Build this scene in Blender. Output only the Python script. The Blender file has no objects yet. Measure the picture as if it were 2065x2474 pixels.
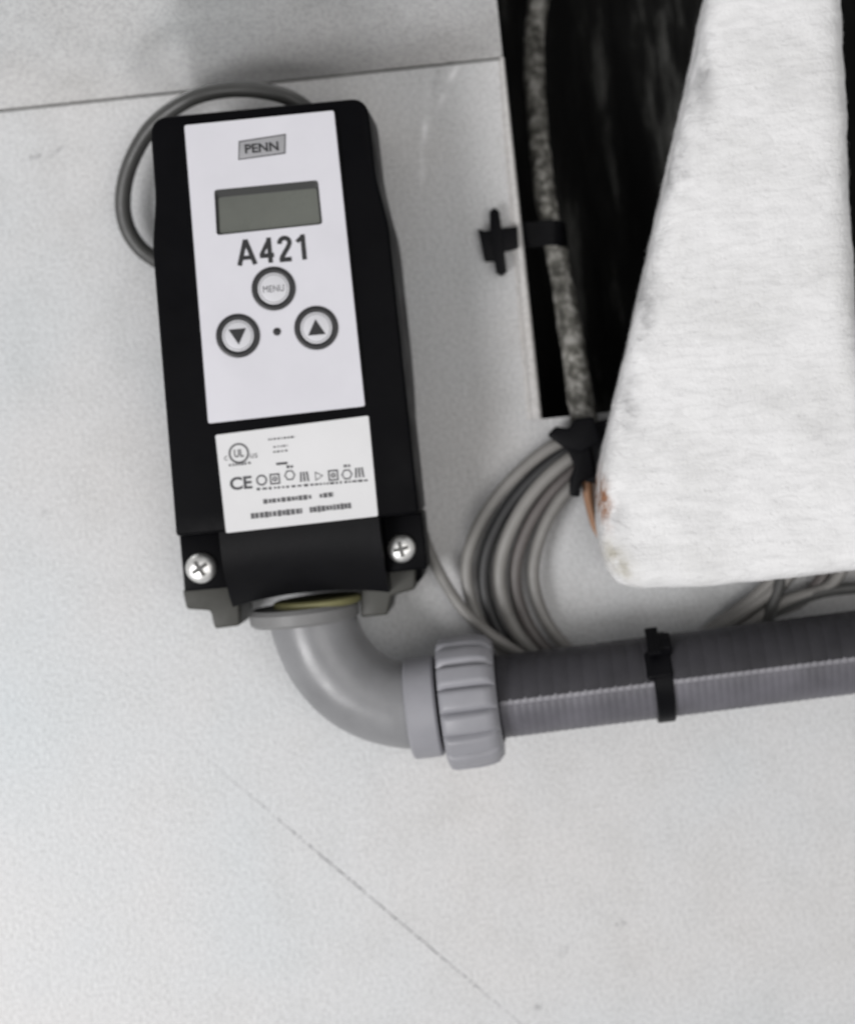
import bpy, bmesh, math, random
from mathutils import Vector, Matrix, noise

random.seed(7)
sc = bpy.context.scene
COL = sc.collection
R = math.radians

# ------------------------------------------------------------------ camera
# millimetre workspace: wall = plane d=0, d grows towards the camera (world Y = -d)
MM = 0.001
DIST = 600.0                      # camera to wall, mm
SPX = 0.142                       # mm per photo pixel on the wall
VPX, VPY = 1300.0, 1000.0         # optical axis in the (cropped) photo
W0, H0 = 2065.0, 2474.0
ROLL = R(6.0)
CR, SR = math.cos(ROLL), math.sin(ROLL)

def P(px, py, d=0.0):
    """photo measurement at depth d -> (x, z) in mm"""
    k = SPX * (DIST - d) / DIST
    u = (px - VPX) * k
    v = (VPY - py) * k
    return (u * CR + v * SR, -u * SR + v * CR)

cam_d = bpy.data.cameras.new('camera')
cam = bpy.data.objects.new('camera', cam_d)
COL.objects.link(cam)
m = Matrix(((CR, SR, 0, 0), (0, 0, -1, -DIST * MM), (-SR, CR, 0, 0), (0, 0, 0, 1)))
cam.matrix_world = m
cam_d.sensor_fit = 'HORIZONTAL'
cam_d.sensor_width = 36.0
cam_d.lens = 36.0 * DIST / (W0 * SPX)
cam_d.shift_x = (W0 / 2 - VPX) / W0
cam_d.shift_y = -(H0 / 2 - VPY) / W0
cam_d.clip_start = 0.01
cam_d.clip_end = 20.0
cam_d.dof.use_dof = True
cam_d.dof.focus_distance = 0.485
cam_d.dof.aperture_fstop = 11.0
sc.camera = cam

# ------------------------------------------------------------------ light
world = bpy.data.worlds.new('World')
sc.world = world
world.use_nodes = True
bg = world.node_tree.nodes['Background']
bg.inputs['Color'].default_value = (0.99, 0.985, 0.985, 1)
bg.inputs['Strength'].default_value = 0.33

def area(name, loc, target, size, watts, col):
    l = bpy.data.lights.new(name, 'AREA')
    l.shape = 'DISK'
    l.size = size
    l.energy = watts
    l.color = col
    o = bpy.data.objects.new(name, l)
    COL.objects.link(o)
    o.location = loc
    o.rotation_euler = (Vector(target) - Vector(loc)).to_track_quat('-Z', 'Y').to_euler()
    return o

area('work_lamp', (-0.80, -1.10, -0.50), (0.0, 0.0, -0.02), 0.60, 12.8, (1.0, 0.99, 0.995))
area('room_lamp', (0.42, -1.45, -0.20), (0.05, 0.0, 0.0), 0.8, 5.0, (1.0, 0.975, 0.95))

sc.view_settings.view_transform = 'Standard'
sc.view_settings.look = 'None'
sc.view_settings.gamma = 1.0
sc.view_settings.use_curve_mapping = False
sc.view_settings.exposure = 0.0
sc.cycles.use_denoising = True

# ------------------------------------------------------------------ materials
def new_mat(name, col, rough=0.5, metal=0.0, spec=0.5, coat=0.0):
    mt = bpy.data.materials.new(name)
    mt.use_nodes = True
    nt = mt.node_tree
    b = nt.nodes['Principled BSDF']
    b.inputs['Base Color'].default_value = (*col, 1)
    b.inputs['Roughness'].default_value = rough
    b.inputs['Metallic'].default_value = metal
    b.inputs['Specular IOR Level'].default_value = spec
    b.inputs['Coat Weight'].default_value = coat
    return mt, nt, b

def N(nt, t, **kw):
    n = nt.nodes.new(t)
    for k, v in kw.items():
        if k in n.inputs.keys():
            n.inputs[k].default_value = v
        else:
            setattr(n, k, v)
    return n

def coords(nt, scale=(1, 1, 1), rot=(0, 0, 0)):
    tc = N(nt, 'ShaderNodeTexCoord')
    mp = N(nt, 'ShaderNodeMapping')
    mp.inputs['Scale'].default_value = scale
    mp.inputs['Rotation'].default_value = rot
    nt.links.new(tc.outputs['Object'], mp.inputs['Vector'])
    return mp.outputs['Vector']

def noise_tex(nt, vec, scale, detail=4, rough=0.55, dist=0.0):
    n = N(nt, 'ShaderNodeTexNoise')
    n.inputs['Scale'].default_value = scale
    n.inputs['Detail'].default_value = detail
    n.inputs['Roughness'].default_value = rough
    n.inputs['Distortion'].default_value = dist
    nt.links.new(vec, n.inputs['Vector'])
    return n

def ramp(nt, fac, stops):
    r = N(nt, 'ShaderNodeValToRGB')
    e = r.color_ramp.elements
    while len(e) < len(stops):
        e.new(0.5)
    for i, (p, c) in enumerate(stops):
        e[i].position = p
        e[i].color = (*c, 1) if len(c) == 3 else c
    nt.links.new(fac, r.inputs['Fac'])
    return r.outputs['Color']

def mix(nt, fac, a, b, mode='MIX'):
    mx = N(nt, 'ShaderNodeMix', data_type='RGBA', blend_type=mode)
    for s, v in ((0, fac), (6, a), (7, b)):
        if hasattr(v, 'is_output') or isinstance(v, bpy.types.NodeSocket):
            nt.links.new(v, mx.inputs[s])
        elif s == 0:
            mx.inputs[0].default_value = v
        else:
            mx.inputs[s].default_value = (*v, 1)
    return mx.outputs[2]

def bump(nt, b, height, strength, distance=0.0003):
    bp = N(nt, 'ShaderNodeBump')
    bp.inputs['Strength'].default_value = strength
    bp.inputs['Distance'].default_value = distance
    nt.links.new(height, bp.inputs['Height'])
    nt.links.new(bp.outputs['Normal'], b.inputs['Normal'])
    return bp

def add_marks(nt, v, c, marks):
    sep = N(nt, 'ShaderNodeSeparateXYZ'); nt.links.new(v, sep.inputs[0])
    def mth(op, a, c_=None):
        n_ = N(nt, 'ShaderNodeMath', operation=op)
        for q, val in ((0, a), (1, c_)):
            if val is None: continue
            if isinstance(val, (int, float)): n_.inputs[q].default_value = val
            else: nt.links.new(val, n_.inputs[q])
        return n_.outputs[0]
    for (mx_, mz_, ax_, rx_, rz_, amt, colr, nsc) in marks:
        # a scuff: soft ellipse broken up by noise, turned by ax_
        dx = mth('SUBTRACT', sep.outputs['X'], mx_ * MM); dz = mth('SUBTRACT', sep.outputs['Z'], mz_ * MM)
        ca, sa = math.cos(ax_), math.sin(ax_)
        ux = mth('ADD', mth('MULTIPLY', dx, ca), mth('MULTIPLY', dz, sa))
        uz = mth('SUBTRACT', mth('MULTIPLY', dz, ca), mth('MULTIPLY', dx, sa))
        ux = mth('DIVIDE', ux, rx_ * MM); uz = mth('DIVIDE', uz, rz_ * MM)
        rr_ = mth('ADD', mth('MULTIPLY', ux, ux), mth('MULTIPLY', uz, uz))
        f = mth('POWER', 2.718, mth('MULTIPLY', rr_, -1.6))
        nn_ = noise_tex(nt, v, nsc, 4, 0.6)
        nm = N(nt, 'ShaderNodeMapRange'); nm.inputs[1].default_value = 0.42; nm.inputs[2].default_value = 0.62
        nt.links.new(nn_.outputs['Fac'], nm.inputs[0])
        f = mth('MULTIPLY', mth('MULTIPLY', f, nm.outputs[0]), amt)
        c = mix(nt, f, c, colr)
    return c

def paint_mat(name, base, rough, scuffs=True, marks=()):
    mt, nt, b = new_mat(name, base, rough)
    v = coords(nt)
    # uneven tint of old white paint
    n1 = noise_tex(nt, v, 9.0, 3, 0.5)
    tint = ramp(nt, n1.outputs['Color'], [(0.30, (base[0]*0.93, base[1]*0.98, base[2]*1.0)),
                                          (0.5, base), (0.72, (base[0]*1.03, base[1]*0.99, base[2]*0.96))])
    n2 = noise_tex(nt, v, 55.0, 5, 0.65)
    dirt = ramp(nt, n2.outputs['Fac'], [(0.30, (0.86, 0.86, 0.85)), (0.55, (1, 1, 1))])
    c = mix(nt, 0.5, tint, dirt, 'MULTIPLY')
    ng = noise_tex(nt, v, 900.0, 3, 0.65)
    grain = ramp(nt, ng.outputs['Fac'], [(0.36, (0.60, 0.60, 0.60)), (0.58, (1.0, 1.0, 1.0))])
    c = mix(nt, 0.55, c, grain, 'MULTIPLY')
    if scuffs:
        n3 = noise_tex(nt, v, 38.0, 6, 0.7)
        n4 = noise_tex(nt, v, 260.0, 3, 0.6)
        m1 = ramp(nt, n3.outputs['Fac'], [(0.66, (0, 0, 0)), (0.72, (1, 1, 1))])
        m2 = ramp(nt, n4.outputs['Fac'], [(0.57, (0, 0, 0)), (0.68, (1, 1, 1))])
        mk = mix(nt, 1.0, m1, m2, 'MULTIPLY')
        c = mix(nt, mk, c, (0.22, 0.22, 0.22))
    c = add_marks(nt, v, c, marks)
    nt.links.new(c, b.inputs['Base Color'])
    n5 = noise_tex(nt, v, 700.0, 3, 0.55)
    bump(nt, b, n5.outputs['Fac'], 0.6, 0.0005)
    rr = ramp(nt, n2.outputs['Fac'], [(0.3, (rough*0.85,)*3), (0.7, (min(1, rough*1.2),)*3)])
    nt.links.new(rr, b.inputs['Roughness'])
    return mt

def plastic_mat(name, base, rough, var=0.15, bscale=900.0, bstr=0.15, spec=0.5):
    mt, nt, b = new_mat(name, base, rough, spec=spec)
    v = coords(nt)
    n1 = noise_tex(nt, v, 45.0, 5, 0.6)
    lo = tuple(x * (1 - var) for x in base)
    hi = tuple(x * (1 + var) for x in base)
    nt.links.new(ramp(nt, n1.outputs['Fac'], [(0.3, lo), (0.7, hi)]), b.inputs['Base Color'])
    n2 = noise_tex(nt, v, bscale, 2, 0.5)
    bump(nt, b, n2.outputs['Fac'], bstr, 0.0002)
    n3 = noise_tex(nt, v, 80.0, 4, 0.6)
    nt.links.new(ramp(nt, n3.outputs['Fac'], [(0.3, (rough*0.8,)*3), (0.7, (min(1, rough*1.25),)*3)]), b.inputs['Roughness'])
    return mt

M = {}
def mark(px, py, ang, lx, lz, amt, col, nsc):
    x, z = P(px, py)
    return (x, z, R(ang), lx, lz, amt, col, nsc)
DK, LT = (0.13, 0.13, 0.14), (0.80, 0.80, 0.81)
p0, p1 = P(560, 1885), P(1262, 2478)
M['wall'] = paint_mat('white_paint', (0.66, 0.665, 0.672), 0.42, True, [
    mark(85, 378, 8, 4.0, 1.0, 0.8, DK, 500), mark(135, 366, 30, 3.2, 0.8, 0.8, DK, 420),
    mark(1045, 205, 62, 5.5, 1.3, 0.8, DK, 300), mark(1026, 330, 80, 17, 1.5, 1.3, (0.86, 0.86, 0.87), 120),
    mark(1085, 200, 60, 9, 1.3, 1.2, (0.86, 0.86, 0.87), 120),
    mark(1300, 2432, 0, 1.6, 1.4, 1.0, DK, 500), mark(1500, 2232, 10, 2.0, 1.0, 0.8, DK, 500), mark(1360, 2300, 40, 3.0, 1.5, 0.5, DK, 400),
    mark(205, 800, 0, 2.5, 2.0, 0.3, DK, 300), mark(110, 1240, 0, 2.5, 1.5, 0.4, DK, 300),
    ((p0[0]+p1[0])/2, (p0[1]+p1[1])/2, math.atan2(p1[1]-p0[1], p1[0]-p0[0]), 75, 0.35, 2.2, (0.14, 0.14, 0.15), 800)])
M['ceiling'] = paint_mat('pale_coated_sheet_metal', (0.99, 0.99, 0.99), 0.22, False)
M['ceiling'].node_tree.nodes['Principled BSDF'].inputs['Metallic'].default_value = 0.6
for _n in M['ceiling'].node_tree.nodes:
    if _n.type == 'BUMP': _n.inputs['Strength'].default_value = 0.12
M['lip'] = paint_mat('white_edge_paint', (0.68, 0.67, 0.66), 0.32, False)
M['black_case'] = plastic_mat('black_case_plastic', (0.003, 0.003, 0.0038), 0.42, 0.2, spec=0.05)
M['black_satin'] = plastic_mat('black_satin_plastic', (0.0045, 0.0045, 0.0055), 0.45, 0.25, spec=0.14)
M['black_nylon'] = plastic_mat('black_nylon', (0.003, 0.003, 0.004), 0.45, 0.2, spec=0.1)
M['base_grey'] = plastic_mat('dark_grey_plastic', (0.10, 0.10, 0.095), 0.5, 0.2)
M['foot_grey'] = plastic_mat('foot_plastic', (0.045, 0.045, 0.039), 0.55, 0.25)
M['plate'] = plastic_mat('silver_white_overlay', (0.66, 0.655, 0.70), 0.45, 0.03, 1400.0, 0.12)
M['paper'] = plastic_mat('white_label_paper', (0.70, 0.70, 0.71), 0.6, 0.03)
M['ink'] = new_mat('black_ink', (0.012, 0.012, 0.014), 0.55)[0]
M['ink_grey'] = new_mat('grey_ink', (0.05, 0.05, 0.055), 0.6)[0]
M['ink_fine'] = new_mat('fine_print_ink', (0.09, 0.09, 0.095), 0.6)[0]
M['badge'] = plastic_mat('grey_badge', (0.33, 0.33, 0.345), 0.45, 0.06)
M['ring'] = plastic_mat('button_ring_grey', (0.014, 0.014, 0.016), 0.45, 0.15)
M['button'] = plastic_mat('button_white', (0.62, 0.62, 0.65), 0.4, 0.04)
M['gasket_shade'] = new_mat('gasket_shade_black', (0.02, 0.021, 0.02), 0.6)[0]
M['lcd'] = plastic_mat('grey_green_display', (0.125, 0.132, 0.117), 0.28, 0.12, 1800.0, 0.03)
M['conduit'] = plastic_mat('grey_pvc', (0.225, 0.227, 0.235), 0.34, 0.14)
M['nut'] = plastic_mat('light_grey_pvc', (0.29, 0.29, 0.315), 0.45, 0.08)
M['flex'] = plastic_mat('violet_grey_flexible_pvc', (0.112, 0.109, 0.125), 0.45, 0.25)
M['flange'] = plastic_mat('pale_grey_pvc', (0.20, 0.20, 0.20), 0.5, 0.1)
M['yellow'] = plastic_mat('olive_yellow_rubber', (0.20, 0.19, 0.085), 0.6, 0.2)
M['cable'] = plastic_mat('grey_cable_sheath', (0.22, 0.213, 0.203), 0.40, 0.2)
M['cable_dark'] = plastic_mat('dark_grey_cable_sheath', (0.06, 0.06, 0.058), 0.42, 0.2)
M['bead'] = plastic_mat('grey_sealant', (0.10, 0.10, 0.095), 0.7, 0.5)
M['seam'] = plastic_mat('pale_conduit_seam', (0.22, 0.215, 0.235), 0.45, 0.15)
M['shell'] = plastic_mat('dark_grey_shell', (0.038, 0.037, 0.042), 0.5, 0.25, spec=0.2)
M['cable_black'] = plastic_mat('blackish_cable_sheath', (0.022, 0.022, 0.023), 0.42, 0.2)
M['cable_brown'] = plastic_mat('brown_grey_cable_sheath', (0.12, 0.108, 0.104), 0.42, 0.2)
M['copper'] = plastic_mat('orange_brown_wire', (0.34, 0.18, 0.10), 0.5, 0.3)
M['brown'] = plastic_mat('dark_brown_wire', (0.05, 0.028, 0.015), 0.5, 0.3)
mt, nt, b = new_mat('bright_zinc', (0.93, 0.93, 0.91), 0.40, 0.9)
v = coords(nt); n = noise_tex(nt, v, 600.0, 4, 0.6)
bump(nt, b, n.outputs['Fac'], 0.5, 0.0004); M['screw'] = mt

# pitted black lining of the shaft
mt, nt, b = new_mat('black_lining', (0.003, 0.003, 0.003), 0.6, spec=0.1)
v = coords(nt, (60, 60, 9))
n = noise_tex(nt, v, 1.0, 6, 0.65)
nt.links.new(ramp(nt, n.outputs['Fac'], [(0.45, (0.002, 0.002, 0.002)), (0.55, (0.010, 0.010, 0.0095)), (0.74, (0.17, 0.17, 0.16))]), b.inputs['Base Color'])
bump(nt, b, n.outputs['Fac'], 0.6, 0.002); M['lining'] = mt

# dusty braided sleeve
mt, nt, b = new_mat('dusty_sleeve', (0.1, 0.1, 0.09), 0.8)
v = coords(nt)
n = noise_tex(nt, v, 260.0, 3, 0.6); n2 = noise_tex(nt, v, 40.0, 3, 0.6)
c1 = ramp(nt, n.outputs['Fac'], [(0.36, (0.07, 0.068, 0.058)), (0.50, (0.18, 0.175, 0.155)), (0.66, (0.46, 0.45, 0.42))])
c2 = ramp(nt, n2.outputs['Fac'], [(0.35, (0.45, 0.45, 0.45)), (0.65, (1, 1, 1))])
nt.links.new(mix(nt, 0.8, c1, c2, 'MULTIPLY'), b.inputs['Base Color'])
bump(nt, b, n.outputs['Fac'], 0.8, 0.0008); M['sleeve'] = mt

# white matted fibre wool
mt, nt, b = new_mat('white_fibre_wool', (0.74, 0.74, 0.745), 0.85, spec=0.25)
v = coords(nt, (110, 110, 420), (0, R(9), 0))
n = noise_tex(nt, v, 1.0, 6, 0.65, 0.6)
v2 = coords(nt)
n2 = noise_tex(nt, v2, 30.0, 4, 0.6)
c1 = ramp(nt, n.outputs['Fac'], [(0.25, (0.74, 0.74, 0.745)), (0.55, (0.86, 0.86, 0.865))])
c2 = ramp(nt, n2.outputs['Fac'], [(0.33, (0.80, 0.80, 0.79)), (0.6, (1, 1, 1))])
cw = mix(nt, 0.6, c1, c2, 'MULTIPLY')
wx, wz = P(1750, 1380, 13)
def wmark(px, py, ang, lx, lz, amt, col, nsc):
    x, z = P(px, py, 42)
    return (x - wx, z - wz, R(ang), lx, lz, amt, col, nsc)
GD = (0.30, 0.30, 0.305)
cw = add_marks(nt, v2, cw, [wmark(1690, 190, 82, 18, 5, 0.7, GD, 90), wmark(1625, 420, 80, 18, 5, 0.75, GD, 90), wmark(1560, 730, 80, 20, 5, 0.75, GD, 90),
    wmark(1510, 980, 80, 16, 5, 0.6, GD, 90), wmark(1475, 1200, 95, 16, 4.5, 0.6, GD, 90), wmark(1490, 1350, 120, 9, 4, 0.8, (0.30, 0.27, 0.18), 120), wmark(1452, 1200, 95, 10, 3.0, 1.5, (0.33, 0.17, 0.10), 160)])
nt.links.new(cw, b.inputs['Base Color'])
ns = noise_tex(nt, v2, 850.0, 3, 0.6)
hs = N(nt, 'ShaderNodeMath', operation='MULTIPLY_ADD'); hs.inputs[1].default_value = 0.6
nt.links.new(ns.outputs['Fac'], hs.inputs[0]); nt.links.new(n.outputs['Fac'], hs.inputs[2])
bump(nt, b, hs.outputs[0], 0.6, 0.0010)
M['wool'] = mt
mt, nt, b = new_mat('white_fibre', (0.80, 0.80, 0.80), 0.8, spec=0.2)
M['fibre'] = mt

# ------------------------------------------------------------------ mesh helpers
def V3(x, z, d):
    return Vector((x * MM, -d * MM, z * MM))

def root_loc(o):
    return Vector(o['_w']) if o is not None and '_w' in o.keys() else Vector((0, 0, 0))

def build(name, bm, mat, parent=None, smooth=True, ang=35, loc=None):
    """link a bmesh (world coordinates) as one mesh object under parent"""
    bmesh.ops.remove_doubles(bm, verts=bm.verts, dist=1e-7)
    bmesh.ops.recalc_face_normals(bm, faces=bm.faces)
    me = bpy.data.meshes.new(name)
    if parent is None:
        if loc is None:
            c = Vector((0, 0, 0))
            for vv in bm.verts: c += vv.co
            c /= max(1, len(bm.verts))
        else:
            c = Vector(loc)
        off = c
    else:
        off = Vector(WORLD[parent.name])
    bmesh.ops.translate(bm, verts=bm.verts, vec=-off)
    bm.to_mesh(me); bm.free()
    if smooth:
        me.polygons.foreach_set('use_smooth', [True] * len(me.polygons))
        me.set_sharp_from_angle(angle=R(ang))
    me.materials.append(mat)
    o = bpy.data.objects.new(name, me)
    COL.objects.link(o)
    if parent is None:
        o.location = off
    else:
        o.parent = parent
    WORLD[o.name] = tuple(off)
    return o
WORLD = {}

def thing(name, label, cat, loc, group=None):
    o = bpy.data.objects.new(name, None)
    o.empty_display_size = 0.01
    COL.objects.link(o)
    o.location = loc
    WORLD[o.name] = tuple(loc)
    tag(o, label, cat, group)
    return o

def tag(o, label, cat, group=None):
    o['label'] = label
    o['category'] = cat
    if group: o['group'] = group
    return o

def struct(o):
    o['kind'] = 'structure'
    return o

def bevel_sharp(bm, off, seg=3, amin=30):
    es = [e for e in bm.edges if len(e.link_faces) == 2 and e.calc_face_angle(0) > R(amin)]
    if es and off > 0:
        bmesh.ops.bevel(bm, geom=es, offset=off * MM, segments=seg, affect='EDGES', profile=0.5, clamp_overlap=True)

def add_prism(bm, pts, d0, d1, tf=V3):
    """pts: list of (x,z) mm outline, extruded between depths d0 (back) and d1 (front)"""
    bk = [bm.verts.new(tf(x, z, d0)) for x, z in pts]
    fr = [bm.verts.new(tf(x, z, d1)) for x, z in pts]
    n = len(pts)
    bm.faces.new(bk); bm.faces.new(list(reversed(fr)))
    for i in range(n):
        bm.faces.new((bk[i], fr[i], fr[(i+1) % n], bk[(i+1) % n]))

def prism(pts, d0, d1, bev=0.0, seg=3, tf=V3):
    bm = bmesh.new()
    add_prism(bm, pts, d0, d1, tf)
    bmesh.ops.recalc_face_normals(bm, faces=bm.faces)
    bevel_sharp(bm, bev, seg)
    return bm

def catmull(pts, n=14, closed=False):
    pts = [Vector(p) for p in pts]
    out = []
    L = len(pts)
    rng = range(L if closed else L - 1)
    for i in rng:
        if closed:
            p0, p1, p2, p3 = pts[(i-1) % L], pts[i], pts[(i+1) % L], pts[(i+2) % L]
        else:
            p1, p2 = pts[i], pts[i+1]
            p0 = pts[i-1] if i else p1 * 2 - p2
            p3 = pts[i+2] if i + 2 < L else p2 * 2 - p1
        for k in range(n):
            t = k / n
            out.append(0.5 * ((2*p1) + (p2-p0)*t + (2*p0-5*p1+4*p2-p3)*t*t + (3*p1-p0-3*p2+p3)*t**3))
    if not closed: out.append(pts[-1])
    return out

def add_tube(bm, path, rad, seg=16, closed=False, cap=True):
    """path of world points, rad mm (number or function of 0..1)"""
    n = len(path)
    up = Vector((0, 1, 0.02)).normalized()
    rings = []
    prev = None
    for i, p in enumerate(path):
        a = path[(i-1) % n] if (closed or i) else path[0]
        c = path[(i+1) % n] if (closed or i < n-1) else path[-1]
        t = (c - a).normalized()
        if prev is None:
            nrm = (up - t * up.dot(t)).normalized()
        else:
            nrm = (prev - t * prev.dot(t)).normalized()
        prev = nrm
        bi = t.cross(nrm)
        r = (rad(i / (n - 1)) if callable(rad) else rad) * MM
        rings.append([bm.verts.new(p + (nrm * math.cos(2*math.pi*k/seg) + bi * math.sin(2*math.pi*k/seg)) * r) for k in range(seg)])
    for i in range(n if closed else n - 1):
        A, B = rings[i], rings[(i+1) % n]
        for k in range(seg):
            bm.faces.new((A[k], A[(k+1) % seg], B[(k+1) % seg], B[k]))
    if cap and not closed:
        bm.faces.new(rings[0]); bm.faces.new(rings[-1])

def tube(path, rad, seg=16, closed=False):
    bm = bmesh.new()
    add_tube(bm, path, rad, seg, closed)
    return bm

def lathe(profile, origin, axis, seg=48, rfun=None):
    """profile [(t along axis mm, radius mm)], surface of revolution; rfun(angle, r, i) may vary r"""
    bm = bmesh.new()
    axis = Vector(axis).normalized()
    a = Vector((0, 1, 0)) if abs(axis.y) < 0.9 else Vector((1, 0, 0)); a = (a - axis * a.dot(axis)).normalized()
    b_ = axis.cross(a)
    rings = []
    for i, (t, r) in enumerate(profile):
        ring = []
        for k in range(seg):
            an = 2 * math.pi * k / seg
            rr = rfun(an, r, i) if rfun else r
            ring.append(bm.verts.new(origin + axis * t * MM + (a * math.cos(an) + b_ * math.sin(an)) * rr * MM))
        rings.append(ring)
    for i in range(len(rings) - 1):
        for k in range(seg):
            bm.faces.new((rings[i][k], rings[i][(k+1) % seg], rings[i+1][(k+1) % seg], rings[i+1][k]))
    bm.faces.new(rings[0]); bm.faces.new(rings[-1])
    return bm

def PV(px, py, d):
    x, z = P(px, py, d)
    return V3(x, z, d)

def pathpx(pts, n=12, closed=False):
    return catmull([PV(*p) for p in pts], n, closed)

# ------------------------------------------------------------------ setting
SL = P(1255, 500)[0]              # left edge of the shaft opening
SB = P(1380, 1005)[1]             # bottom edge
CZ = P(600, 203)[1]               # underside of the ledge above
CEIL = 50                         # lean of the sheet above the seam, degrees from the wall
SRX = P(2420, 500)[0]
XL, XR, ZB, ZT = -330.0, 330.0, -330.0, 330.0
bm = bmesh.new()
def quad(bm, pts):
    bm.faces.new([bm.verts.new(p) for p in pts])
def wq(x0, x1, z0, z1):
    quad(bm, [V3(x0, z0, 0), V3(x1, z0, 0), V3(x1, z1, 0), V3(x0, z1, 0)])
wq(XL, SL, ZB, SB); wq(XL, SL, SB, CZ); wq(SL, SRX, ZB, SB); wq(SRX, XR, ZB, SB); wq(SRX, XR, SB, ZT)
# sheet edge turned back into the shaft
quad(bm, [V3(SL, SB, 0), V3(SL, CZ, 0), V3(SL, CZ, -2), V3(SL, SB, -2)])
quad(bm, [V3(SL, SB, 0), V3(SRX, SB, 0), V3(SRX, SB, -2), V3(SL, SB, -2)])
wall = struct(build('wall', bm, M['wall'], smooth=False, loc=(0, 0, 0)))

# rolled rim along the opening
bm = bmesh.new()
prof = [(-5.0, 0.05), (-4.6, 0.25), (-4.2, -0.0), (-3.9, 0.1), (-3.3, 1.5), (-2.6, 1.9), (-0.9, 1.9), (-0.25, 1.4), (0.05, -0.4), (0.05, -2.2)]
for (z0, z1) in ((SB + 0.3, CZ - 0.2),):
    rows = []
    for q in range(13):
        z = z0 + (z1 - z0) * q / 12
        w = 0.35 + 0.65 * (1 - q / 12) ** 0.7
        rows.append([bm.verts.new(V3(SL + (x * w if x < 0 else x), z, d)) for x, d in prof])
    for q in range(12):
        for k in range(len(prof) - 1):
            bm.faces.new((rows[q][k], rows[q][k+1], rows[q+1][k+1], rows[q+1][k]))
build('rolled_rim', bm, M['lip'], wall, ang=60)

bm = bmesh.new()
for (xa, xb) in ((XL, SL - 0.4),):
    sl_ = math.tan(R(90 - CEIL))
    lo0, lo1 = (CZ, 0.2), (CZ + 200 * sl_, 200.2)
    vs = [bm.verts.new(V3(x, z + dz, d)) for x in (xa, xb) for (z, d), dz in ((lo0, 0), (lo1, 0), (lo1, 2.0), (lo0, 2.0))]
    for f in ((0, 1, 2, 3), (4, 5, 6, 7), (0, 1, 5, 4), (1, 2, 6, 5), (2, 3, 7, 6), (3, 0, 4, 7)): bm.faces.new([vs[k] for k in f])
ceiling = struct(build('ceiling', bm, M['ceiling'], smooth=False, loc=(0, 0, CZ * MM)))

build('sealant_bead', tube([V3(XL, CZ - 0.25, 0.2), V3(-100, CZ - 0.25, 0.2), V3(-40, CZ - 0.25, 0.2), V3(SL - 1, CZ - 0.25, 0.2)], 0.42, 8), M['bead'], ceiling)

# black shaft behind the opening
bm = bmesh.new()
x0, x1, z0, z1, dk = SL - 6, SRX + 6, SB - 6, ZT, -70
quad(bm, [V3(x0, z0, dk), V3(x1, z0, dk), V3(x1, z1, dk), V3(x0, z1, dk)])
quad(bm, [V3(x0, z0, dk), V3(x0, z1, dk), V3(x0, z1, -2.4), V3(x0, z0, -2.4)])
quad(bm, [V3(x1, z0, dk), V3(x1, z1, dk), V3(x1, z1, -2.4), V3(x1, z0, -2.4)])
quad(bm, [V3(x0, z0, dk), V3(x1, z0, dk), V3(x1, z0, -2.4), V3(x0, z0, -2.4)])
quad(bm, [V3(x0, z1, dk), V3(x1, z1, dk), V3(x1, z1, -2.4), V3(x0, z1, -2.4)])
shaft = struct(build('shaft', bm, M['lining'], smooth=False, loc=(0, 0.03, 0)))

# ------------------------------------------------------------------ temperature controller
CA = R(0.6)
O2 = P(623, 259, 50)
EX = (math.cos(CA), -math.sin(CA)); EZ = (math.sin(CA), math.cos(CA))
def C3(lx, lz, d):
    return V3(O2[0] + lx * EX[0] + lz * EZ[0], O2[1] + lx * EX[1] + lz * EZ[1], d)
def L(px, py, d=50.0):
    x, z = P(px, py, d)
    x -= O2[0]; z -= O2[1]
    return (x * EX[0] + z * EX[1], x * EZ[0] + z * EZ[1])
def Lq(pts, d=50.0):
    return [L(a, c, d) for a, c in pts]
def cprism(pts, d0, d1, bev=0.0, seg=3):
    return prism(pts, d0, d1, bev, seg, C3)
def box(cx, cz, w, h):
    return [(cx - w/2, cz - h/2), (cx + w/2, cz - h/2), (cx + w/2, cz + h/2), (cx - w/2, cz + h/2)]
def rounded(pts, r, n=5):
    out = []
    k = len(pts)
    for i in range(k):
        p = Vector(pts[i]); a = (Vector(pts[i-1]) - p); c = (Vector(pts[(i+1) % k]) - p)
        rr = min(r, a.length * 0.45, c.length * 0.45)
        s = p + a.normalized() * rr; e = p + c.normalized() * rr
        for q in range(n + 1):
            t = q / n
            out.append(tuple((1-t)**2 * s + 2*t*(1-t) * p + t*t * e))
    return out

ctl = thing('temperature_controller', 'black electronic controller box with silver-white keypad face and small display', 'controller', tuple(C3(0, -75, 0)))

# front cover: narrower head, shoulders that swell out, straight lower body
STEP = L(430, 1296)[1]
def half_w(z):           # half width at depth of the front face
    t = -z
    a = 34.4
    if t < 22: return a + 0.02 * t
    if t < 44:
        s = (t - 22) / 22; s = s*s*(3-2*s)
        return a + 0.44 + 2.5 * s
    return a + 2.94 + 0.012 * (t - 44)
def cover_outline(extra, z_top, z_bot, rc):
    zs = [z_top - i * (z_top - z_bot) / 40 for i in range(41)]
    right = []
    for q in range(7):
        an = math.pi/2 - q * math.pi/12
        right.append((half_w(z_top) + extra - rc + rc*math.cos(an), z_top - rc + rc*math.sin(an)))
    for z in zs:
        if z < z_top - rc - 0.3: right.append((half_w(z) + extra, z))
    left = [(-x, z) for x, z in reversed(right)]
    return right + left
cover = build('cover', cprism(cover_outline(0, 0, STEP, 5.0), 17, 50, 1.1, 3), M['black_case'], ctl, ang=40)

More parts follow.
